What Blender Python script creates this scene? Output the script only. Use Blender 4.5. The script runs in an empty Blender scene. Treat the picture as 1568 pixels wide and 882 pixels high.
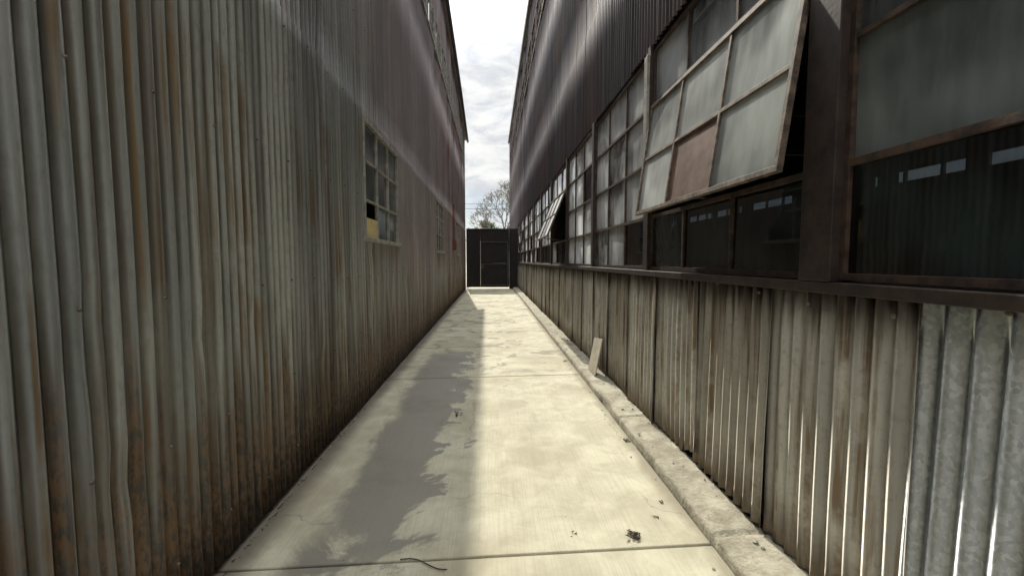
import bpy, math, random
from mathutils import Vector, noise, Matrix
random.seed(7)
R=math.radians
sc=bpy.context.scene
sc.view_settings.view_transform='Standard'
sc.view_settings.look='None'
sc.view_settings.exposure=0

# ------------------------------------------------------------ node helpers
class NT:
    def __init__(s,tree): s.t=tree; s.n=tree.nodes; s.l=tree.links
    def new(s,typ,**k):
        nd=s.n.new(typ)
        for a,b in k.items(): setattr(nd,a,b)
        return nd
    def put(s,inp,v):
        if v is None: return
        if isinstance(v,bpy.types.NodeSocket): s.l.new(v,inp)
        else:
            if hasattr(inp.default_value,'__len__') and not hasattr(v,'__len__'): v=(v,v,v,1)[:len(inp.default_value)]
            if hasattr(v,'__len__') and len(inp.default_value)==4 and len(v)==3: v=(*v,1)
            inp.default_value=v
    def coord(s):
        return s.new('ShaderNodeTexCoord').outputs['Object']
    def sep(s,v):
        nd=s.new('ShaderNodeSeparateXYZ'); s.put(nd.inputs[0],v); return nd.outputs
    def mp(s,v,scale=(1,1,1),loc=(0,0,0)):
        nd=s.new('ShaderNodeMapping'); s.put(nd.inputs[0],v)
        nd.inputs['Scale'].default_value=scale; nd.inputs['Location'].default_value=loc
        return nd.outputs[0]
    def noise(s,v,scale=5,detail=4,rough=.55,dist=0):
        nd=s.new('ShaderNodeTexNoise'); s.put(nd.inputs['Vector'],v)
        nd.inputs['Scale'].default_value=scale; nd.inputs['Detail'].default_value=detail
        nd.inputs['Roughness'].default_value=rough; nd.inputs['Distortion'].default_value=dist
        return nd.outputs[0]
    def math(s,op,a,b=0,c=0,clamp=False):
        nd=s.new('ShaderNodeMath',operation=op,use_clamp=clamp)
        for i,v in enumerate((a,b,c)): s.put(nd.inputs[i],v)
        return nd.outputs[0]
    def rng(s,v,a,b,c=0,d=1,smooth=True):
        nd=s.new('ShaderNodeMapRange',interpolation_type='SMOOTHSTEP' if smooth else 'LINEAR')
        for i,x in enumerate((v,a,b,c,d)): s.put(nd.inputs[i],x)
        return nd.outputs[0]
    def mix(s,f,a,b,mode='MIX'):
        nd=s.new('ShaderNodeMix',data_type='RGBA',blend_type=mode)
        s.put(nd.inputs[0],f); s.put(nd.inputs[6],a); s.put(nd.inputs[7],b)
        return nd.outputs[2]
    def bump(s,h,strength=.3,dist=.01):
        nd=s.new('ShaderNodeBump'); nd.inputs['Strength'].default_value=strength
        nd.inputs['Distance'].default_value=dist; s.put(nd.inputs['Height'],h); return nd.outputs[0]

def newmat(name):
    m=bpy.data.materials.new(name); m.use_nodes=True
    N=NT(m.node_tree); b=m.node_tree.nodes['Principled BSDF']
    return m,N,b
def setb(N,b,col=None,rough=None,metal=None,normal=None,spec=None):
    if col is not None: N.put(b.inputs['Base Color'],col)
    if rough is not None: N.put(b.inputs['Roughness'],rough)
    if metal is not None: N.put(b.inputs['Metallic'],metal)
    if normal is not None: N.put(b.inputs['Normal'],normal)
    if spec is not None: N.put(b.inputs['Specular IOR Level'],spec)
def aniso(N,b,a):
    t=N.new('ShaderNodeTangent',direction_type='RADIAL',axis='Z')
    N.put(b.inputs['Tangent'],t.outputs[0]); b.inputs['Anisotropic'].default_value=a; b.inputs['Anisotropic Rotation'].default_value=.25

def simple(name,c1,c2,scale=6,rough=.7,metal=0,bump=.2,stretch=(1,1,1),bd=.004):
    m,N,b=newmat(name); co=N.mp(N.coord(),stretch)
    n=N.noise(co,scale,6,.65)
    setb(N,b,N.mix(N.rng(n,.3,.7),c1,c2),rough,metal,N.bump(N.noise(co,scale*6,4),bump,bd))
    return m

PITCH=.0705
def m_left():
    m,N,b=newmat('weathered_galvanised'); co=N.coord(); o=N.sep(co)
    y,z=o[1],o[2]
    st=N.noise(N.mp(co,(1,4,.16)),1.6,4,.6)
    st2=N.noise(N.mp(co,(1,13,.3)),1.5,3,.6,.2)
    st3=N.noise(N.mp(co,(1,9,.12),(0,4,2)),1.5,3,.6,.1)
    blot=N.noise(co,1.1,5,.65)
    fine=N.noise(N.mp(co,(1,2,.6)),26,4,.7)
    cosv=N.math('COSINE',N.math('MULTIPLY',y,2*math.pi/PITCH))
    tr=N.rng(cosv,.35,-.75)
    base=N.mix(N.rng(st,.34,.66),(.37,.395,.40),(.64,.66,.65))
    base=N.mix(N.math('MULTIPLY',N.rng(fine,.45,.75),.3),base,(.19,.19,.185))
    base=N.mix(N.math('MULTIPLY',tr,N.rng(blot,.3,.6,.3,.7)),base,(.11,.095,.072))
    oc=N.math('MULTIPLY',N.rng(st2,.5,.64),N.rng(blot,.38,.56))
    oc=N.math('MULTIPLY',oc,.75)
    base=N.mix(oc,base,(.30,.185,.075))
    base=N.mix(N.math('MULTIPLY',N.rng(st3,.54,.66),.6),base,(.14,.10,.065))
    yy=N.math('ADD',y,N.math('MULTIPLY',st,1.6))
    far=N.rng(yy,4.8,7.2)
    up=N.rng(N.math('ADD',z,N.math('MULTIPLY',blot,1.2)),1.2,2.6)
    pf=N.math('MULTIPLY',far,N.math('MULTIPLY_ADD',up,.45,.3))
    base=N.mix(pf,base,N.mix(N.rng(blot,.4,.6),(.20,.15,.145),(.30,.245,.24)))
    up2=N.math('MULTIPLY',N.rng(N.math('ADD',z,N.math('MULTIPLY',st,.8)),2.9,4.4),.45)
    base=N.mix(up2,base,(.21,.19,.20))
    rr=N.math('MULTIPLY',N.rng(y,8,14),N.rng(N.noise(N.mp(co,(1,2,.5)),1.5,4,.7),.5,.62))
    base=N.mix(N.math('MULTIPLY',rr,.75),base,(.24,.07,.035))
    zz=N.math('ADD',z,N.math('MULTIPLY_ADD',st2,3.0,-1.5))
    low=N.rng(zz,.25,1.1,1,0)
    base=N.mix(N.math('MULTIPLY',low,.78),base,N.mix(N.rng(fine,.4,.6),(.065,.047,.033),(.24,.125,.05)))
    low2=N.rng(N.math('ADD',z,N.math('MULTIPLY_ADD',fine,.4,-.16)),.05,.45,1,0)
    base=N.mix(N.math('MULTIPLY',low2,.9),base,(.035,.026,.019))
    pn=N.new('ShaderNodeTexWhiteNoise',noise_dimensions='1D')
    N.put(pn.inputs['W'],N.math('FLOOR',N.math('DIVIDE',y,.72)))
    base=N.mix(1,base,N.mix(pn.outputs[0],(.80,.80,.81),(1.1,1.1,1.08)),'MULTIPLY')
    pm=N.math('MULTIPLY_ADD',N.math('MAXIMUM',pf,up2),-.9,.78,True)
    setb(N,b,base,N.rng(blot,.3,.7,.52,.62),pm,N.bump(N.noise(co,60,3,.7),.12,.002),.5)
    aniso(N,b,.93)
    return m
def m_wains():
    m,N,b=newmat('stained_wainscot_metal'); co=N.coord(); o=N.sep(co); y,z=o[1],o[2]
    st=N.noise(N.mp(co,(1,5,.2)),1.5,4,.65)
    st2=N.noise(N.mp(co,(1,16,.5)),1.3,4,.6,.3)
    blot=N.noise(co,2.4,5,.7)
    fine=N.noise(co,30,4,.7)
    base=N.mix(N.rng(st,.35,.65),(.54,.535,.50),(.80,.79,.74))
    base=N.mix(N.math('MULTIPLY',N.math('MULTIPLY',N.rng(st2,.47,.63),N.rng(blot,.36,.56)),.82),base,(.28,.175,.08))
    base=N.mix(N.math('MULTIPLY',N.rng(fine,.5,.7),.3),base,(.26,.235,.2))
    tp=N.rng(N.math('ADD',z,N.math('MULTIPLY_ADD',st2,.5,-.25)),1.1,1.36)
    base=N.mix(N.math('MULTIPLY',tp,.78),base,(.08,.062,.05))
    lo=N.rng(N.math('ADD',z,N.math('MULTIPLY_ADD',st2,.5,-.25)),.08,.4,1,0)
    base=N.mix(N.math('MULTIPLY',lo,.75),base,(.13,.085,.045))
    pn=N.new('ShaderNodeTexWhiteNoise',noise_dimensions='1D')
    N.put(pn.inputs['W'],N.math('FLOOR',N.math('DIVIDE',N.math('SUBTRACT',y,1.32),.745)))
    base=N.mix(1,base,N.mix(pn.outputs[0],(.74,.71,.67),(1.08,1.08,1.08)),'MULTIPLY')
    setb(N,b,base,N.rng(blot,.3,.7,.54,.66),.7,N.bump(fine,.12,.002))
    aniso(N,b,.93)
    return m
def m_galv_new():
    m,N,b=newmat('spangled_galvanised'); co=N.coord()
    v=N.new('ShaderNodeTexVoronoi'); N.put(v.inputs['Vector'],N.mp(co,(1,1,.7))); v.inputs['Scale'].default_value=95
    n=N.noise(N.mp(co,(1,4,1)),9,5,.7)
    s=N.sep(v.outputs['Color'])[0]
    c=N.mix(s,(.54,.58,.60),(.80,.83,.84))
    c=N.mix(N.math('MULTIPLY',N.rng(n,.5,.7),.3),c,(.42,.44,.45))
    setb(N,b,c,N.rng(s,0,1,.54,.68),1,None)
    aniso(N,b,.97)
    return m
def m_upper():
    m,N,b=newmat('dark_painted_siding'); co=N.coord(); y,z=N.sep(co)[1],N.sep(co)[2]
    st=N.noise(N.mp(co,(1,5,.2)),1.5,4,.65)
    bl=N.noise(co,.7,5,.6)
    c=N.mix(N.rng(st,.35,.65),(.036,.031,.036),(.088,.076,.080))
    c=N.mix(N.math('MULTIPLY',N.rng(bl,.45,.65),.5),c,(.095,.06,.048))
    setb(N,b,c,.6,.05,N.bump(N.noise(co,50,3),.2,.002),.25)
    return m
def m_conc():
    m,N,b=newmat('alley_concrete'); co=N.coord(); o=N.sep(co); x,y=o[0],o[1]
    big=N.noise(co,.9,6,.6); mid=N.noise(co,4,7,.65,.4); fine=N.noise(co,45,5,.7)
    broom=N.noise(N.mp(co,(60,1.2,1)),2,3,.5)
    c=N.mix(N.rng(mid,.3,.7),(.39,.365,.265),(.54,.51,.385))
    c=N.mix(N.math('MULTIPLY',N.rng(big,.44,.62),.6),c,(.33,.29,.195))
    c=N.mix(N.math('MULTIPLY',N.rng(broom,.4,.7),.25),c,(.25,.235,.18))
    c=N.mix(N.math('MULTIPLY',N.rng(fine,.55,.75),.35),c,(.19,.175,.14))
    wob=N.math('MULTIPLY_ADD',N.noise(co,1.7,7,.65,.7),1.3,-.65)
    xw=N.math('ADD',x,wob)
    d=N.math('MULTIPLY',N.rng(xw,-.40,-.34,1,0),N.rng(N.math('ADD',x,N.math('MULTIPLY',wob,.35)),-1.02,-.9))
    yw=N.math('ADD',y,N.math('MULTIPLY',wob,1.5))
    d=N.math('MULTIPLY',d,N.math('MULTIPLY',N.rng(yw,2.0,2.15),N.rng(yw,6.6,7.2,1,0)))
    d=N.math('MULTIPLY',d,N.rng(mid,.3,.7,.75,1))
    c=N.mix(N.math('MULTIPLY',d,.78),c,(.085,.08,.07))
    s3=N.math('MULTIPLY',N.rng(N.noise(N.mp(co,(.8,.9,1)),2.3,5,.55,1.2),.55,.61),N.rng(y,4.5,6.5))
    c=N.mix(N.math('MULTIPLY',s3,.6),c,(.15,.14,.105))
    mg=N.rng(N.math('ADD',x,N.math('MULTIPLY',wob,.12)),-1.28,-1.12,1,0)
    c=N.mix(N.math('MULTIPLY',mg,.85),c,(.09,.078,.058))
    mg2=N.rng(N.math('ADD',x,N.math('MULTIPLY',wob,.12)),1.05,1.15)
    c=N.mix(N.math('MULTIPLY',mg2,.6),c,(.17,.145,.095))
    v=N.new('ShaderNodeTexVoronoi',feature='DISTANCE_TO_EDGE'); v.inputs['Scale'].default_value=.62
    cw=N.new('ShaderNodeVectorMath',operation='ADD'); N.put(cw.inputs[0],co)
    nn=N.new('ShaderNodeTexNoise'); N.put(nn.inputs['Vector'],co); nn.inputs['Scale'].default_value=3; nn.inputs['Detail'].default_value=6
    sv=N.new('ShaderNodeVectorMath',operation='SCALE'); N.put(sv.inputs[0],nn.outputs['Color']); sv.inputs['Scale'].default_value=.5
    N.put(cw.inputs[1],sv.outputs[0]); N.put(v.inputs['Vector'],cw.outputs[0])
    ck=N.math('MULTIPLY',N.rng(v.outputs['Distance'],.001,.005,1,0),N.rng(big,.46,.54))
    c=N.mix(N.math('MULTIPLY',ck,.4),c,(.10,.09,.07))
    h=N.math('ADD',N.math('MULTIPLY',broom,.5),N.math('MULTIPLY',fine,.6))
    setb(N,b,c,N.math('MULTIPLY_ADD',d,-.3,.85),0,N.bump(h,.5,.003))
    return m
def m_glass(name,dust,tint,dustcol,seed,opaque=False,amp=.2,sheen=0):
    m,N,b=newmat(name); co=N.mp(N.coord(),(1,1,1),(seed,seed,seed))
    n=N.noise(co,1.5,3,.5); n2=N.noise(N.mp(co,(1,3,.7)),5,3,.55)
    geo=N.new('ShaderNodeNewGeometry')
    rnd=geo.outputs['Random Per Island']
    f=N.math('ADD',N.rng(n,.32,.68,dust-amp,dust+amp),N.rng(n2,.35,.65,-.05,.05))
    f=N.math('ADD',f,N.math('MULTIPLY_ADD',rnd,.4,-.2),clamp=True)
    if opaque:
        c=N.mix(rnd,dustcol,tuple(c*.65 for c in dustcol))
        setb(N,b,N.mix(f,tint,c),N.rng(f,0,1,.03,.22),0,N.bump(N.noise(co,5,2),.1,.003),1)
        N.put(b.inputs['Sheen Weight'],N.math('MULTIPLY',f,sheen)); b.inputs['Sheen Roughness'].default_value=.35
        return m
    setb(N,b,N.mix(rnd,dustcol,tuple(c*.72 for c in dustcol)),.3,0,N.bump(N.noise(co,9,3),.08,.002),.6)
    tr=N.new('ShaderNodeBsdfTransparent'); tr.inputs[0].default_value=(*tint,1)
    gl=N.new('ShaderNodeBsdfGlossy'); gl.inputs['Roughness'].default_value=.04
    N.put(gl.inputs['Normal'],N.bump(N.noise(co,5,2),.05,.004))
    fr=N.new('ShaderNodeFresnel'); fr.inputs['IOR'].default_value=1.9
    m1=N.new('ShaderNodeMixShader'); N.put(m1.inputs[0],fr.outputs[0]); N.l.new(tr.outputs[0],m1.inputs[1]); N.l.new(gl.outputs[0],m1.inputs[2])
    m2=N.new('ShaderNodeMixShader'); N.put(m2.inputs[0],f); N.l.new(m1.outputs[0],m2.inputs[1]); N.l.new(b.outputs[0],m2.inputs[2])
    out=[x for x in N.n if x.type=='OUTPUT_MATERIAL'][0]
    N.l.new(m2.outputs[0],out.inputs[0])
    return m

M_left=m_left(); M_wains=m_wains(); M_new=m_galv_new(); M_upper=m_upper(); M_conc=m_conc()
M_dusty=m_glass('dusty_glass',.38,(.015,.02,.02),(.33,.37,.36),3,True,.22,.8)
M_lglass=m_glass('old_window_glass',.28,(.018,.026,.023),(.26,.31,.28),5,True,.14)
M_dark=m_glass('grimy_dark_glass',.14,(.045,.055,.06),(.05,.085,.085),11)
M_sash=m_glass('sash_glass',.50,(.02,.025,.025),(.56,.61,.56),21,True,.24,.6)
M_steel=simple('dark_steel_frame',(.018,.013,.012),(.055,.036,.028),9,.6,.2)
M_rustbar=simple('rusty_sash_bar',(.022,.015,.011),(.095,.055,.036),14,.7,.1)
M_frame=simple('weathered_grey_frame',(.20,.19,.17),(.38,.36,.32),10,.7)
M_sashf=simple('sash_frame_paint',(.04,.028,.021),(.20,.15,.11),16,.7)
M_board=simple('rust_stained_pane',(.085,.045,.03),(.19,.11,.08),7,.6)
M_card=simple('cardboard',(.55,.43,.18),(.64,.53,.27),6,.85)
M_curb=simple('kerb_concrete',(.22,.20,.145),(.42,.39,.30),7,.9,0,.9,(1,1,1),.012)
M_gate=simple('gate_dark_metal',(.010,.008,.009),(.022,.016,.016),4,.55,.2)
M_gatef=simple('gate_frame_steel',(.06,.045,.045),(.11,.085,.08),8,.5,.3)
M_ground=simple('gravel_ground',(.16,.14,.11),(.27,.24,.19),2,.95,0,.6)
M_inter=simple('interior_wall',(.06,.06,.06),(.11,.105,.10),2,.9)
M_roof=simple('roof_metal',(.18,.17,.17),(.30,.29,.28),2,.6,.3)
M_fascia=simple('fascia_board',(.05,.045,.05),(.09,.08,.085),6,.7)
M_nail=simple('nail_metal',(.07,.05,.035),(.20,.17,.14),40,.6,.3)
M_bark=simple('bark',(.09,.075,.06),(.17,.15,.12),8,.9,0,.6,(1,1,.4))
M_leafA=simple('foliage_sparse',(.10,.11,.04),(.16,.14,.06),3,.8)
M_leafB=simple('foliage_green',(.04,.065,.025),(.08,.10,.035),3,.8)
M_debris=simple('dead_leaves',(.035,.025,.018),(.12,.085,.05),12,.9)
M_stone=simple('broken_concrete',(.30,.28,.24),(.50,.47,.41),20,.9)
M_tan=simple('tan_board',(.34,.30,.23),(.48,.43,.34),8,.8)
M_wire=simple('black_cable',(.02,.02,.02),(.03,.03,.03),5,.6)
M_box=simple('red_oxide_paint',(.15,.04,.03),(.22,.07,.05),9,.6)

# ------------------------------------------------------------ mesh helpers
def empty(name):
    e=bpy.data.objects.new(name,None); sc.collection.objects.link(e); return e
def mkobj(name,verts,faces,mats,parent=None,smooth=False,fm=None):
    me=bpy.data.meshes.new(name); me.from_pydata(verts,[],faces)
    for m in (mats if isinstance(mats,(list,tuple)) else [mats]): me.materials.append(m)
    if fm: me.polygons.foreach_set('material_index',fm)
    if smooth: me.polygons.foreach_set('use_smooth',[True]*len(me.polygons))
    me.update()
    o=bpy.data.objects.new(name,me); sc.collection.objects.link(o)
    if parent: o.parent=parent
    return o
class MB:
    def __init__(s): s.v=[]; s.f=[]; s.m=[]
    def box(s,x0,x1,y0,y1,z0,z1,mi=0,T=None):
        b=len(s.v)
        ps=[(x0,y0,z0),(x1,y0,z0),(x1,y1,z0),(x0,y1,z0),(x0,y0,z1),(x1,y0,z1),(x1,y1,z1),(x0,y1,z1)]
        if T: ps=[tuple(T@Vector(p)) for p in ps]
        s.v+=ps
        s.f+=[tuple(b+i for i in q) for q in ((0,3,2,1),(4,5,6,7),(0,1,5,4),(1,2,6,5),(2,3,7,6),(3,0,4,7))]
        s.m+=[mi]*6
    def poly(s,ps,mi=0,T=None):
        b=len(s.v); s.v+=[tuple(T@Vector(p)) if T else tuple(p) for p in ps]; s.f.append(tuple(range(b,b+len(ps)))); s.m.append(mi)
    def tube(s,a,b,ra,rb,n=6,mi=0):
        a=Vector(a);b=Vector(b); d=(b-a).normalized(); u=d.orthogonal().normalized(); w=d.cross(u); k=len(s.v)
        for p,r in ((a,ra),(b,rb)):
            for i in range(n):
                t=2*math.pi*i/n; s.v.append(tuple(p+u*r*math.cos(t)+w*r*math.sin(t)))
        for i in range(n):
            j=(i+1)%n; s.f.append((k+i,k+j,k+n+j,k+n+i)); s.m.append(mi)
        s.f.append(tuple(k+i for i in reversed(range(n)))); s.m.append(mi)
        s.f.append(tuple(k+n+i for i in range(n))); s.m.append(mi)
    def obj(s,name,mats,parent=None,smooth=False,bevel=0):
        o=mkobj(name,s.v,s.f,mats,parent,smooth,s.m)
        if bevel:
            m=o.modifiers.new('b','BEVEL'); m.width=bevel; m.segments=2; m.limit_method='ANGLE'
        return o

def corrugated(name,X,sgn,y0,y1,rows,top,mat,parent,pitch=PITCH,amp=.0115,pw=.72,poff=0,holes=(),lap=.005,tiers=(),dent=.0025,seed=0,bottom=None,res=8,seam=.006):
    n=int((y1-y0)/pitch*res); dy=(y1-y0)/n
    zc=rows[-1]; full=list(rows)
    K=6 if top else 0
    V=[];F=[]
    nr=len(full)+K
    for i in range(n+1):
        y=y0+i*dy; fr=((y-poff)/pw)%1.0; pid=math.floor((y-poff)/pw)
        rp=random.Random(pid*13+seed); tilt=rp.uniform(-.004,.004); hb=rp.uniform(0,.03)
        w=amp*math.cos(2*math.pi*y/pitch)
        lp=lap*fr + seam*math.exp(-((1-fr)/.035)**2)+seam*.6*math.exp(-(fr/.03)**2)
        tz=top(y) if top else zc
        for r in range(nr):
            z=full[r] if r<len(full) else zc+(tz-zc)*(r-len(full)+1)/K
            if r==0 and bottom is not None: z+=hb*.6+.012*noise.noise(Vector((y*7,seed,0)))
            t=sum(-.005 for q in tiers if z>q)
            d=dent*noise.noise(Vector((y*1.3,z*1.1,seed)))*1.6+dent*.3*noise.noise(Vector((y*6,z*3,seed+5)))
            d+=max(0,noise.noise(Vector((y*3.1,z*2.2,seed+9)))-.45)*-.05
            V.append((X+sgn*(w+lp+t+d+tilt*(z-.7)),y,z))
    for i in range(n):
        yc=y0+(i+.5)*dy
        for r in range(nr-1):
            if r<len(full)-1:
                zm=(full[r]+full[r+1])/2
                if any(h[0]<yc<h[1] and h[2]<zm<h[3] for h in holes): continue
            a=i*nr+r; q=(a,a+nr,a+nr+1,a+1)
            F.append(q if sgn<0 else q[::-1])
    return mkobj(name,V,F,mat,parent,True)

def nails(name,X,sgn,ys,zs,parent,r=.008):
    mb=MB()
    for y in ys:
        for z in zs:
            yy=y+random.uniform(-.01,.01); zz=z+random.uniform(-.03,.03)
            mb.tube((X,yy,zz),(X+sgn*.008,yy,zz),r,r*.6,7)
    return mb.obj(name,[M_nail],parent)

# ------------------------------------------------------------ LEFT WAREHOUSE
LX=-1.32
left=empty('corrugated_warehouse')
def ltop(y):
    pts=[(-6,8.9),(0,8.9),(12,8.62),(17.4,8.2),(22.1,7.6)]
    for (a,za),(b,zb) in zip(pts,pts[1:]):
        if y<=b: return za+(zb-za)*(y-a)/(b-a)
    return 7.6
wins=[(4.53,6.10,1.73,2.96),(10.3,11.85,1.73,2.96),(16.1,17.5,1.73,2.96)]
rows=[.02,.12,.25,.4,.55,.7,.85,1.0,1.15,1.3,1.45,1.6,1.73,1.9,2.1,2.3,2.5,2.7,2.96,3.079,3.082,3.4,3.8,4.3,4.9,5.599,5.602,6.0,6.5,6.9,7.3]
cl=[(8+1.25*i,8+1.25*i+1.05,6.5,7.3) for i in range(10)]
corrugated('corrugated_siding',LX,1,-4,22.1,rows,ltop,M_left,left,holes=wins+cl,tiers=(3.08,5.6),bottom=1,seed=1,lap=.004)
nails('siding_nails',LX+.014,1,[.72*k-.035 for k in range(1,30)]+[.72*k+.32 for k in range(1,30)],[.25,.75,1.35,2.15,3.0,3.9,4.8],left)
mb=MB()
for (a,b,c,d) in wins:
    fx0,fx1=LX-.05,LX+.022
    mb.box(fx0,fx1,a-.012,a+.02,c,d); mb.box(fx0,fx1,b-.02,b+.012,c,d)
    mb.box(fx0,fx1+.004,a-.02,b+.02,d-.02,d+.016); mb.box(fx0,fx1+.03,a-.05,b+.05,c-.035,c+.012)
    w=(b-a)/3; h=(d-c)/3
    for i in (1,2): mb.box(LX-.025,LX+.014,a+i*w-.012,a+i*w+.012,c+.012,d-.02)
    for j in (1,2): mb.box(LX-.022,LX+.011,a+.02,b-.02,c+j*h-.011,c+j*h+.011)
mb.obj('window_frames',[M_frame],left,bevel=.003)
mb=MB()
for wi,(a,b,c,d) in enumerate(wins):
    w=(b-a)/3; h=(d-c)/3
    for i in range(3):
        for j in range(3):
            if wi==0 and i==0 and j==0: continue
            k=random.uniform(-.004,.004)
            mb.poly([(LX-.012+k,a+i*w,c+j*h),(LX-.012,a+(i+1)*w,c+j*h),(LX-.012-k,a+(i+1)*w,c+(j+1)*h),(LX-.012,a+i*w,c+(j+1)*h)],0)
for (a,b,c,d) in cl:
    mb.poly([(LX-.03,a,c),(LX-.03,b,c),(LX-.03,b,d),(LX-.03,a,d)],0)
mb.obj('window_glass',[M_lglass],left)
mb=MB()
mb.box(LX-.012,LX+.004,4.56,5.04,1.745,1.955)
mb.obj('cardboard_patch',[M_card],left)
mb=MB()
for (a,b,c,d) in cl: 
    mb.box(LX-.02,LX+.03,a-.02,a+.02,c,d); mb.box(LX-.02,LX+.03,b-.02,b+.02,c,d); mb.box(LX-.02,LX+.035,a-.03,b+.03,c-.03,c+.01)
    mb.box(LX-.02,LX+.03,(a+b)/2-.015,(a+b)/2+.015,c,d)
mb.obj('clerestory_frames',[M_frame],left)
mb=MB()
ys=[-4,0,12,17.4,22.25]
for a,b in zip(ys,ys[1:]):
    za,zb=ltop(a),ltop(b)
    v=[(-1.22,a,za),(-1.22,b,zb),(-13,b,zb+1.2),(-13,a,za+1.2)]
    mb.poly([(x,y,z+.10) for x,y,z in v],0); mb.poly([(x,y,z) for x,y,z in reversed(v)],0)
    mb.poly([(-1.22,a,za),(-1.22,b,zb),(-1.22,b,zb+.10),(-1.22,a,za+.10)][::-1],1)
mb.poly([(-1.22,22.25,7.6),(-13,22.25,8.8),(-13,22.25,8.9),(-1.22,22.25,7.7)],1)
mb.obj('roof',[M_roof,M_fascia],left)
mb=MB()
mb.tube((-1.17,-4,8.86),(-1.17,12,8.58),.05,.05,8); mb.tube((-1.17,12,8.58),(-1.17,17.4,8.16),.05,.05,8); mb.tube((-1.17,17.4,8.16),(-1.17,22.3,7.56),.05,.05,8)
mb.obj('gutter',[M_fascia],left,True)
mb=MB()
mb.poly([(-1.33,22.1,0),(-13,22.1,0),(-13,22.1,8.8),(-1.33,22.1,7.65)])
mb.poly([(-1.33,-4,0),(-13,-4,0),(-13,-4,10),(-1.33,-4,8.9)])
mb.poly([(-13,-4,0),(-13,22.1,0),(-13,22.1,8.8),(-13,-4,10)])
mb.obj('rear_and_end_walls',[M_inter],left)
mb=MB()
mb.box(LX+.02,LX+.12,14.6,14.85,1.85,2.2); mb.tube((LX+.06,14.72,2.2),(LX+.06,14.72,3.4),.02,.02,8)
mb.box(LX+.12,LX+.128,14.62,14.83,1.87,2.18)
mb.obj('electric_box',[M_box],left,bevel=.004)

# ------------------------------------------------------------ RIGHT WAREHOUSE
RX=1.44
right=empty('corrugated_warehouse')
YE=32.3
corrugated('upper_siding',1.42,-1,-4,YE,[3.36,3.5,3.8,4.2,4.799,4.801,5.6,6.4,7.199,7.201,7.9,8.25,9.15,9.4],lambda y:10.25,M_upper,right,holes=[(6+1.5*i,6+1.5*i+1.3,8.25,9.15) for i in range(17)],seed=4,lap=.004,tiers=(4.8,7.2),amp=.0125)
pws=.745
def wpanel(y0,y1,mat,seed,name,lift=0,ribs=9):
    hb=random.uniform(.07,.10)
    n=88; V=[];F=[]; zs=[hb,.2,.35,.5,.65,.8,.95,1.1,1.25,1.385]; nr=len(zs)
    r=random.Random(seed); sk=r.uniform(-.014,.014); t0=r.uniform(0,.006); bow=r.uniform(-.004,.012); botout=r.uniform(-.004,.02)
    curl=r.uniform(.004,.014)
    for i in range(n+1):
        u=i/n
        for z in zs:
            y=y0+(y1-y0)*u+sk*(z-.7)
            x=.0115*math.cos(2*math.pi*u*ribs+.4)+.008*(1-u)+t0+bow*math.sin(u*3.1)*math.sin(z*2)+botout*(1-z/1.39)
            x+=curl*math.exp(-(u/.05)**2)*(1+.8*noise.noise(Vector((seed,z*2,0))))
            x+=.003*noise.noise(Vector((y*3,z*2,seed)))
            zz=z
            if z==zs[0]: zz+=.015*noise.noise(Vector((y*9,seed,0)))+lift*max(0,1-u/.3)
            V.append((RX-x,y,zz))
    for i in range(n):
        for k in range(nr-1):
            a=i*nr+k; F.append((a,a+nr,a+nr+1,a+1))
    o=mkobj(name,V,F,mat,right,True)
    s=o.modifiers.new('s','SOLIDIFY'); s.thickness=.0015; s.offset=0
for k in range(-6,42):
    a=1.32+pws*k
    if a>YE-.3: break
    b=a+pws+.022
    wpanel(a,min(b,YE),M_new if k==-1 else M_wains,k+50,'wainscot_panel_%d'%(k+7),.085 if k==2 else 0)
nails('wainscot_screws',RX-.03,-1,[1.32+pws*k+.1 for k in range(-1,22)]+[1.32+pws*k+.5 for k in range(-1,22)],[1.33],right,.010)
mb=MB(); mb.box(1.50,1.56,-4,YE,.02,1.38); mb.obj('wainscot_backing',[M_steel],right)
Z0,Z1=1.40,3.36; RH=(Z1-Z0)/4
PY=[1.77+2.065*k for k in range(-2,15)]
PW=lambda k: .088 if k==2 else .055
mb=MB()
for k,y in enumerate(PY):
    hw=PW(k); mb.box(1.405 if k!=2 else 1.39,1.53,y-hw,y+hw,Z0+.012,Z1+.02)
mb.box(1.392,1.56,-4,YE,Z0-.038,Z0+.01)
mb.box(1.442,1.56,-4,YE,Z1-.03,Z1+.06)
mb.obj('window_posts',[M_steel],right,bevel=.004)
GX=1.452
bars=MB(); gl=MB(); sash_parts=MB(); sg=MB()
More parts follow.
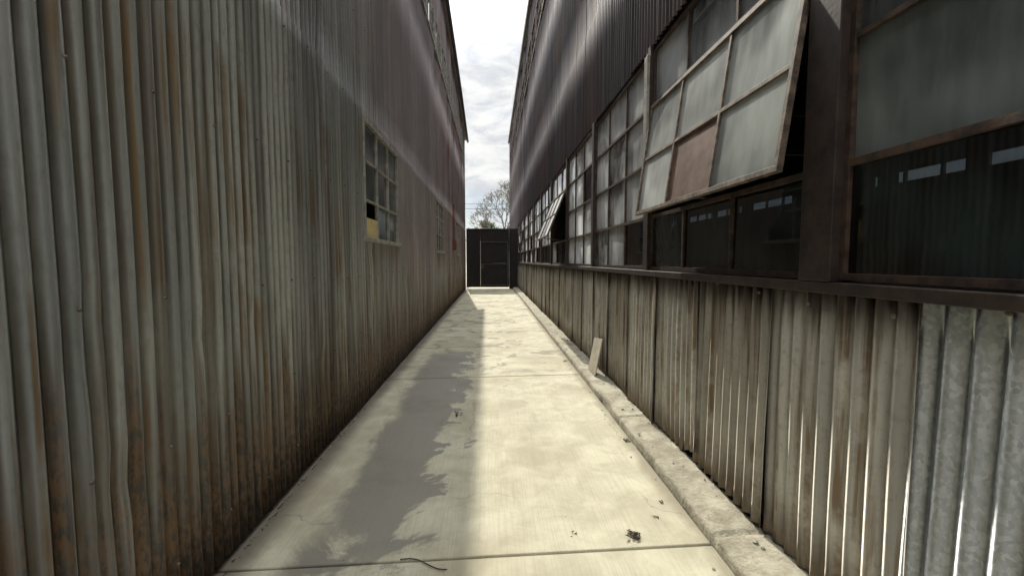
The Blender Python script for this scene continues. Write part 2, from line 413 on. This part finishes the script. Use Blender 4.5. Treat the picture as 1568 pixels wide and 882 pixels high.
for k in range(len(PY)-1):
    a=PY[k]+PW(k); b=PY[k+1]-PW(k+1); w=(b-a)/3
    ang={2:7.5,5:22.0}.get(k)
    X0,X1=GX-.022,GX+.02
    for z in (Z0+.02,Z1-.05): bars.box(X0,X1,a,b,z,z+.028)
    for y in (a,b-.025): bars.box(X0,X1,y,y+.025,Z0+.048,Z1-.05)
    bars.box(X0+.002,X1,a+.025,b-.025,Z0+RH-.014,Z0+RH+.014)
    bars.box(X0+.002,X1,a+.025,b-.025,Z0+3*RH-.014,Z0+3*RH+.014)
    for j in range(4):
        z0=Z0+j*RH; z1=z0+RH
        mid=j in (1,2)
        for i in range(3):
            ya=a+i*w; yb=ya+w
            if mid and ang: continue
            e=random.uniform(-.004,.004); e2=random.uniform(-.004,.004)
            q=[(GX+e,ya,z0),(GX-e,yb,z0),(GX+e2,yb,z1),(GX-e2,ya,z1)][::-1]
            rr=random.random()
            mi=0 if j>0 else 1
            if j==0 and rr<.3 and k>2: mi=0
            if j>0 and rr<.10 and k!=2: mi=1
            if k<2: mi=1 if j==0 else 0
            if j>0 and .10<rr<.125 and k>3: mi=2
            if mi==0 and j>0 and k>2 and rr>.72: mi=3
            gl.poly(q,mi)
        if not(mid and ang):
            for i in (1,2): bars.box(X0+.004,X1,a+i*w-.011,a+i*w+.011,z0+(.048 if j==0 else .014),z1-(.05 if j==3 else .014))
    if not ang:
        bars.box(X0+.005,X1,a+.025,b-.025,Z0+2*RH-.011,Z0+2*RH+.011)
    else:
        hz=Z0+3*RH-.02; L=2*RH-.02
        T=Matrix.Translation((1.425,0,hz))@Matrix.Rotation(R(ang),4,'Y')
        def B(y0,y1,z0,z1,x0=-.018,x1=.012): sash_parts.box(x0,x1,y0,y1,z0,z1,0,T)
        a2,b2=a+.02,b-.02; w2=(b2-a2)/3
        B(a2,b2,-.03,0); B(a2,b2,-L,-L+.03); B(a2,a2+.028,-L+.03,-.03); B(b2-.028,b2,-L+.03,-.03)
        B(a2+.028,b2-.028,-L/2-.012,-L/2+.012,-.013,.009)
        for i in (1,2):
            B(a2+i*w2-.012,a2+i*w2+.012,-L+.03,-L/2-.012,-.014,.01); B(a2+i*w2-.012,a2+i*w2+.012,-L/2+.012,-.03,-.014,.01)
        for i in range(3):
            for j in range(2):
                z0=-L+j*L/2; mi=0
                if k==2 and i==1 and j==0: mi=1
                sg.poly([(0,a2+i*w2,z0),(0,a2+(i+1)*w2,z0),(0,a2+(i+1)*w2,z0+L/2),(0,a2+i*w2,z0+L/2)][::-1],mi,T)
        pb=T@Vector((0,(a2+b2)/2,-L+.02)); sash_parts.tube(pb,(1.50,(a2+b2)/2,Z0+RH+.03),.008,.008,6)
bars.obj('window_bars',[M_rustbar],right)
gl.obj('window_panes',[M_dusty,M_dark,M_board,M_sash],right)
sash_parts.obj('open_sash_frames',[M_sashf],right,bevel=.002)
sg.obj('open_sash_panes',[M_sash,M_board],right)
mb=MB(); mb.box(1.378,1.403,PY[3]-.05,PY[3]+.03,2.35,3.30); mb.obj('post_batten',[M_frame],right,bevel=.004)
mb=MB(); g2=MB()
for i in range(17):
    a=6+1.5*i; b=a+1.3
    mb.box(1.39,1.45,a-.03,a+.02,8.25,9.15); mb.box(1.39,1.45,b-.02,b+.03,8.25,9.15); mb.box(1.385,1.45,a-.05,b+.05,8.20,8.27); mb.box(1.387,1.45,a-.04,b+.04,9.13,9.18)
    for q in (1,2): mb.box(1.40,1.45,a+q*.433-.012,a+q*.433+.012,8.27,9.13)
    mb.box(1.402,1.45,a+.02,b-.02,8.69,8.715)
    g2.poly([(1.44,a,8.25),(1.44,b,8.25),(1.44,b,9.15),(1.44,a,9.15)][::-1],0)
mb.obj('clerestory_frames',[M_rustbar],right); g2.obj('clerestory_glass',[M_sash],right)
mb=MB(); mb.box(1.33,14,-4.1,YE+.1,10.25,10.37,0); mb.box(1.29,1.328,-4.1,YE+.12,10.18,10.40,1)
mb.obj('roof',[M_roof,M_fascia],right)
mb=MB()
mb.box(1.45,14,YE,YE+.1,0,10.24); mb.box(1.57,14,-4,-3.9,0,10.24)
mb.box(13.9,14,-3.9,YE,0,4.15); mb.box(13.9,14,-3.9,YE,4.5,10.24)
for i in range(30): 
    y=-3+i*1.2; mb.box(13.9,14,y,y+.08+.5*(i%3==0),4.15,4.5)
mb.obj('rear_and_end_walls',[M_inter],right)
mb=MB()
for i in range(8):
    y=-1+4.13*i; mb.box(1.6,13.8,y-.08,y+.08,5.4,5.6); mb.box(6.9,7.1,y-.1,y+.1,0,5.4)
    for q in range(6): mb.tube((1.8+q*2,y,5.6),(2.8+q*2,y,6.8),.05,.05,5); mb.tube((2.8+q*2,y,6.8),(3.8+q*2,y,5.6),.05,.05,5)
mb.obj('roof_trusses',[M_steel],right)
mb=MB(); mb.box(1.57,13.8,-3.8,YE-.1,-.02,.03); mb.obj('interior_floor',[M_inter],right)

# ------------------------------------------------------------ GROUND
g=mkobj('ground',[(-400,-400,-.06),(400,-400,-.06),(400,400,-.06),(-400,400,-.06)],[(0,1,2,3)],M_ground)
path=empty('concrete_path')
js=[-4.6,-1.3,2.07,5.42,7.3,8.9,12.2,15.5,18.8,22.6,26,33]
for i,(a,b) in enumerate(zip(js,js[1:])):
    sk=.05*(1 if i%2 else .6); sk2=.05*(1 if (i+1)%2 else .6)
    x0,x1=-1.42,1.165
    z=random.uniform(-.003,.003)
    p=[(x0,a+.006+sk*x0),(x1,a+.006+sk*x1),(x1,b-.006+sk2*x1),(x0,b-.006+sk2*x0)]
    v=[(x,y,z) for x,y in p]+[(x,y,-.1) for x,y in p]
    f=[(0,1,2,3),(4,7,6,5)]+[(q,4+q,4+(q+1)%4,(q+1)%4) for q in range(4)]
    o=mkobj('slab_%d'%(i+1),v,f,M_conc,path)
    m=o.modifiers.new('b','BEVEL'); m.width=.009; m.segments=3
V=[];F=[]
ny=1300; prof=[(1.168,-.08),(1.168,.045),(1.18,.068),(1.24,.074),(1.32,.078),(1.40,.078),(1.50,.075),(1.50,-.08)]
y0=-4;dy=(22.6+4)/ny
for i in range(ny+1):
    y=y0+i*dy
    wob=.02*noise.noise(Vector((y*.9,1,0)))
    brk=max(0,noise.noise(Vector((y*1.3,4,0)))-.25)*.13
    jt=-.03 if abs(((y-2.07)/1.675)%1-0.0)<.008 else 0
    for j,(x,z) in enumerate(prof):
        r=noise.noise(Vector((y*11,x*14,z*14+3)))+.5*noise.noise(Vector((y*31,x*34,z*14+3)))
        top=j in(1,2,3,4,5)
        zz=z+(r*.005-brk*.8*(1 if j<5 else .4)+jt if top else 0)
        xx=x+((wob+r*.006+(brk if j in(1,2) else 0)) if j<=3 else 0)
        V.append((xx,y,zz))
m_=len(prof)
for i in range(ny):
    for j in range(m_-1):
        a=i*m_+j; F.append((a,a+m_,a+m_+1,a+1))
mkobj('concrete_kerb',V,[f[::-1] for f in F],M_curb,None,True)

# ------------------------------------------------------------ GATE
gate=empty('metal_gate')
mb=MB(); gy=22.65
mb.box(-1.28,-.62,gy,gy+.02,.10,3.14); mb.box(-.56,.92,gy,gy+.02,2.52,3.14); mb.box(-.555,.915,gy+.012,gy+.03,.10,2.519)
mb.box(1.02,1.42,gy,gy+.02,.0,3.18)
for i in range(9): mb.box(-1.25+i*.075,-1.235+i*.075,gy-.012,gy,.12,3.1)
mb.obj('gate_sheets',[M_gate],gate)
mb=MB()
def fr(x0,x1,z0,z1,t=.05,d=.05,y=gy-.03):
    mb.box(x0,x1,y,y+d,z1-t,z1); mb.box(x0,x1,y,y+d,z0,z0+t); mb.box(x0,x0+t,y,y+d,z0+t,z1-t); mb.box(x1-t,x1,y,y+d,z0+t,z1-t)
fr(-.56,.91,.16,2.50,.05,.05,gy-.045)
mb.box(-.51,.86,gy-.02,gy+.008,1.28,1.32)
mb.obj('door_frame',[M_gatef],gate,bevel=.004)
mb=MB()
fr(-1.30,.96,.08,3.18,.06); mb.box(-.62,-.565,gy-.028,gy+.02,.14,3.12)
mb.box(.965,1.02,gy-.05,gy+.05,0,3.22)
mb.obj('gate_frame',[M_gate],gate,bevel=.004)
mb=MB(); mb.tube((.1,gy-.07,1.35),(.75,gy-.07,1.35),.02,.02,8); mb.box(-.5,-.40,gy-.07,gy-.046,1.1,1.3)
for z in (.5,2.2): mb.tube((.90,gy-.06,z),(.90,gy-.06,z+.12),.025,.025,8)
mb.obj('latch_and_hinges',[M_gatef],gate)

# ------------------------------------------------------------ TREES
def tree(name,base,h,spread,leafmat,leaves,lsz,seed,depth=6,r0=.16):
    rd=random.Random(seed); par=empty(name)
    mb=MB(); tips=[]
    def grow(p,d,L,r,lv):
        n=2; q=Vector(p)
        for s in range(n):
            d2=(d+Vector((rd.uniform(-1,1),rd.uniform(-1,1),rd.uniform(-.4,.7)))*.16).normalized()
            e=q+d2*L/n; mb.tube(q,e,max(.01,r*(1-.2*s)),max(.01,r*(1-.2*(s+1))),5 if lv>2 else 8); q=e; d=d2
            if lv>=3: tips.append(q.copy())
        if lv>=depth: return
        for c in range(rd.choice((2,3,3)) if lv else 4):
            an=rd.uniform(.35,.85)*spread; az=rd.uniform(0,6.28)
            u=d.orthogonal().normalized(); w=d.cross(u)
            nd=(d*math.cos(an)+(u*math.cos(az)+w*math.sin(az))*math.sin(an)+Vector((0,0,.12))).normalized()
            grow(q,nd,L*rd.uniform(.62,.82),r*.6,lv+1)
    grow(Vector(base),Vector((0,0,1)),h*.28,r0,0)
    mb.obj('trunk_and_limbs',[M_bark],par,True)
    lb=MB()
    for _ in range(leaves):
        t=rd.choice(tips)+Vector((rd.gauss(0,.16),rd.gauss(0,.16),rd.gauss(0,.14)))
        u=Vector((rd.uniform(-1,1),rd.uniform(-1,1),rd.uniform(-1,1))).normalized(); w=u.orthogonal().normalized(); s=lsz*rd.uniform(.6,1.4)
        lb.poly([t-u*s,t+w*s*.45,t+u*s,t-w*s*.45])
    lb.obj('leaves',[leafmat],par)
    return par
tree('bare_tree',(1.2,40,-.06),8.6,.9,M_leafA,1500,.06,5,7,.16)
tree('leafy_tree',(-.3,44,-.06),5.7,1.05,M_leafB,16000,.10,9,5,.14)
tree('leafy_tree',(-5.5,52,-.06),6.5,1.05,M_leafB,12000,.12,12,5,.14)
tree('leafy_tree',(6.5,50,-.06),6.2,1.05,M_leafB,12000,.12,15,5,.14)
mb=MB()
for z in (6.1,6.5):
    pts=[(-30+i*3,36,z+.0025*((-30+i*3)**2)/3-.3) for i in range(21)]
    for p,q in zip(pts,pts[1:]): mb.tube(p,q,.015,.015,5)
mb.obj('overhead_cable',[M_wire])

# ------------------------------------------------------------ SMALL THINGS
T=Matrix.Translation((1.28,5.08,.085))@Matrix.Rotation(R(13),4,'Y')@Matrix.Rotation(R(-8),4,'X')
mb=MB(); mb.box(-.012,.0,0,.36,0,.46,0,T); mb.obj('leaning_board',[M_tan],None,bevel=.003)
def lump(mb,c,s,seed):
    rd=random.Random(seed); k=len(mb.v); n=8
    for a,rz in ((-.9,.35),(-.3,1),(.35,.9),(.9,.4)):
        for i in range(n):
            t=6.283*i/n; r=s*rz*rd.uniform(.7,1.2)
            mb.v.append((c[0]+r*math.cos(t),c[1]+r*math.sin(t),c[2]+s*.6*(a+.8)*rd.uniform(.8,1.1)))
    for j in range(3):
        for i in range(n):
            q=(i+1)%n; mb.f.append((k+j*n+i,k+j*n+q,k+(j+1)*n+q,k+(j+1)*n+i)); mb.m.append(0)
    mb.f.append(tuple(k+3*n+i for i in range(n))); mb.m.append(0)
mb=MB()
for i in range(110):
    y=random.uniform(1.2,20)
    if random.random()<.5: lump(mb,(1.13-abs(random.gauss(0,.04)),y,0),random.uniform(.003,.010),i)
    else: lump(mb,(random.uniform(1.2,1.36),y,.078),random.uniform(.004,.016),i)
mb.obj('concrete_rubble',[M_stone])
mb=MB()
def leaf(c,s):
    a=random.uniform(0,6.28); u=Vector((math.cos(a),math.sin(a),random.uniform(-.2,.5))); w=Vector((-math.sin(a),math.cos(a),random.uniform(-.3,.5)))
    c=Vector(c)+Vector((0,0,s*.3)); m=c+Vector((0,0,s*.35))
    mb.poly([c-u*s,m,c+u*s,c+w*s*.5]); mb.poly([c-u*s,c-w*s*.5,c+u*s,m])
for x,y,n,s in ((.77,2.19,26,.018),(.45,2.22,4,.01),(-.32,4.07,10,.022),(.95,2.35,6,.01),(1.05,2.5,8,.01),(1.12,3.4,14,.016),(1.1,6.2,12,.016)):
    for i in range(n): leaf((x+random.gauss(0,s*1.0),y+random.gauss(0,s*1.0),random.uniform(0,s*.7)),s*random.uniform(.5,1.2))
for i in range(450):
    y=1.5+18*random.random()**1.5; x=-1.295+abs(random.gauss(0,.014))
    leaf((x,y,0),random.uniform(.004,.013))
for i in range(60):
    y=1.2+12*random.random(); leaf((1.385-abs(random.gauss(0,.02)),y,.083),random.uniform(.004,.012))
for i in range(45):
    leaf((random.uniform(-1.2,1.1),random.uniform(1.6,14),0),random.uniform(.002,.006))
p=None
for i in range(12):
    q=Vector((-.46+.022*i,2.02+.02*math.sin(i*.5)-.006*i+.04,.007))
    if p: mb.tube(p,q,.0035,.003,5)
    p=q
mb.obj('leaf_litter',[M_debris])

# ------------------------------------------------------------ WORLD / SUN / CAMERA
sd=Vector((-.10,1,.83)).normalized()
el=math.asin(sd.z); az=math.atan2(sd.x,sd.y)
w=bpy.data.worlds.new('World'); sc.world=w; w.use_nodes=True
N=NT(w.node_tree); bg=w.node_tree.nodes['Background']
sky=N.new('ShaderNodeTexSky',sky_type='NISHITA'); sky.sun_disc=False; sky.sun_elevation=el; sky.sun_rotation=az
co=N.new('ShaderNodeTexCoord').outputs['Generated']; z=N.sep(co)[2]
cn=N.noise(N.mp(co,(1,1,2.2)),3.2,8,.6,.5)
cn2=N.noise(N.mp(co,(1.4,1,3.2),(3,1,2)),7,7,.62,.5)
cm=N.rng(N.math('ADD',cn,N.math('MULTIPLY',z,.30)),.42,.60,.25,1)
br=N.rng(z,.5,.85,8.8,48)
dp=N.new('ShaderNodeVectorMath',operation='DOT_PRODUCT'); N.put(dp.inputs[0],co); dp.inputs[1].default_value=sd
glow=N.math('MULTIPLY',N.math('POWER',N.math('MAXIMUM',dp.outputs['Value'],0),22),N.rng(z,.40,.66,1.5,64))
br=N.math('ADD',br,glow)
cc=N.mix(N.rng(cn2,.36,.64),(.78,.81,.85),(1.12,1.12,1.10))
sc_=N.new('ShaderNodeVectorMath',operation='SCALE'); N.put(sc_.inputs[0],cc); N.put(sc_.inputs['Scale'],br)
blue=N.mix(1,sky.outputs[0],(.66,.72,.80),'MULTIPLY')
col=N.mix(cm,blue,sc_.outputs[0])
N.put(bg.inputs[0],col); bg.inputs[1].default_value=.1
L=bpy.data.lights.new('sun','SUN'); L.energy=5; L.angle=R(.6); L.color=(1,.94,.81)
lo=bpy.data.objects.new('sun',L); lo.rotation_euler=sd.to_track_quat('Z','Y').to_euler(); lo.location=(0,0,20); sc.collection.objects.link(lo)
cam=bpy.data.cameras.new('camera'); cam.sensor_width=36; cam.lens=650/1568*36; cam.clip_end=2000; cam.clip_start=.02
c=bpy.data.objects.new('camera',cam); sc.collection.objects.link(c); c.location=(0,0,1.5)
c.rotation_euler=(R(90-3.7),0,R(-2.82)); sc.camera=c
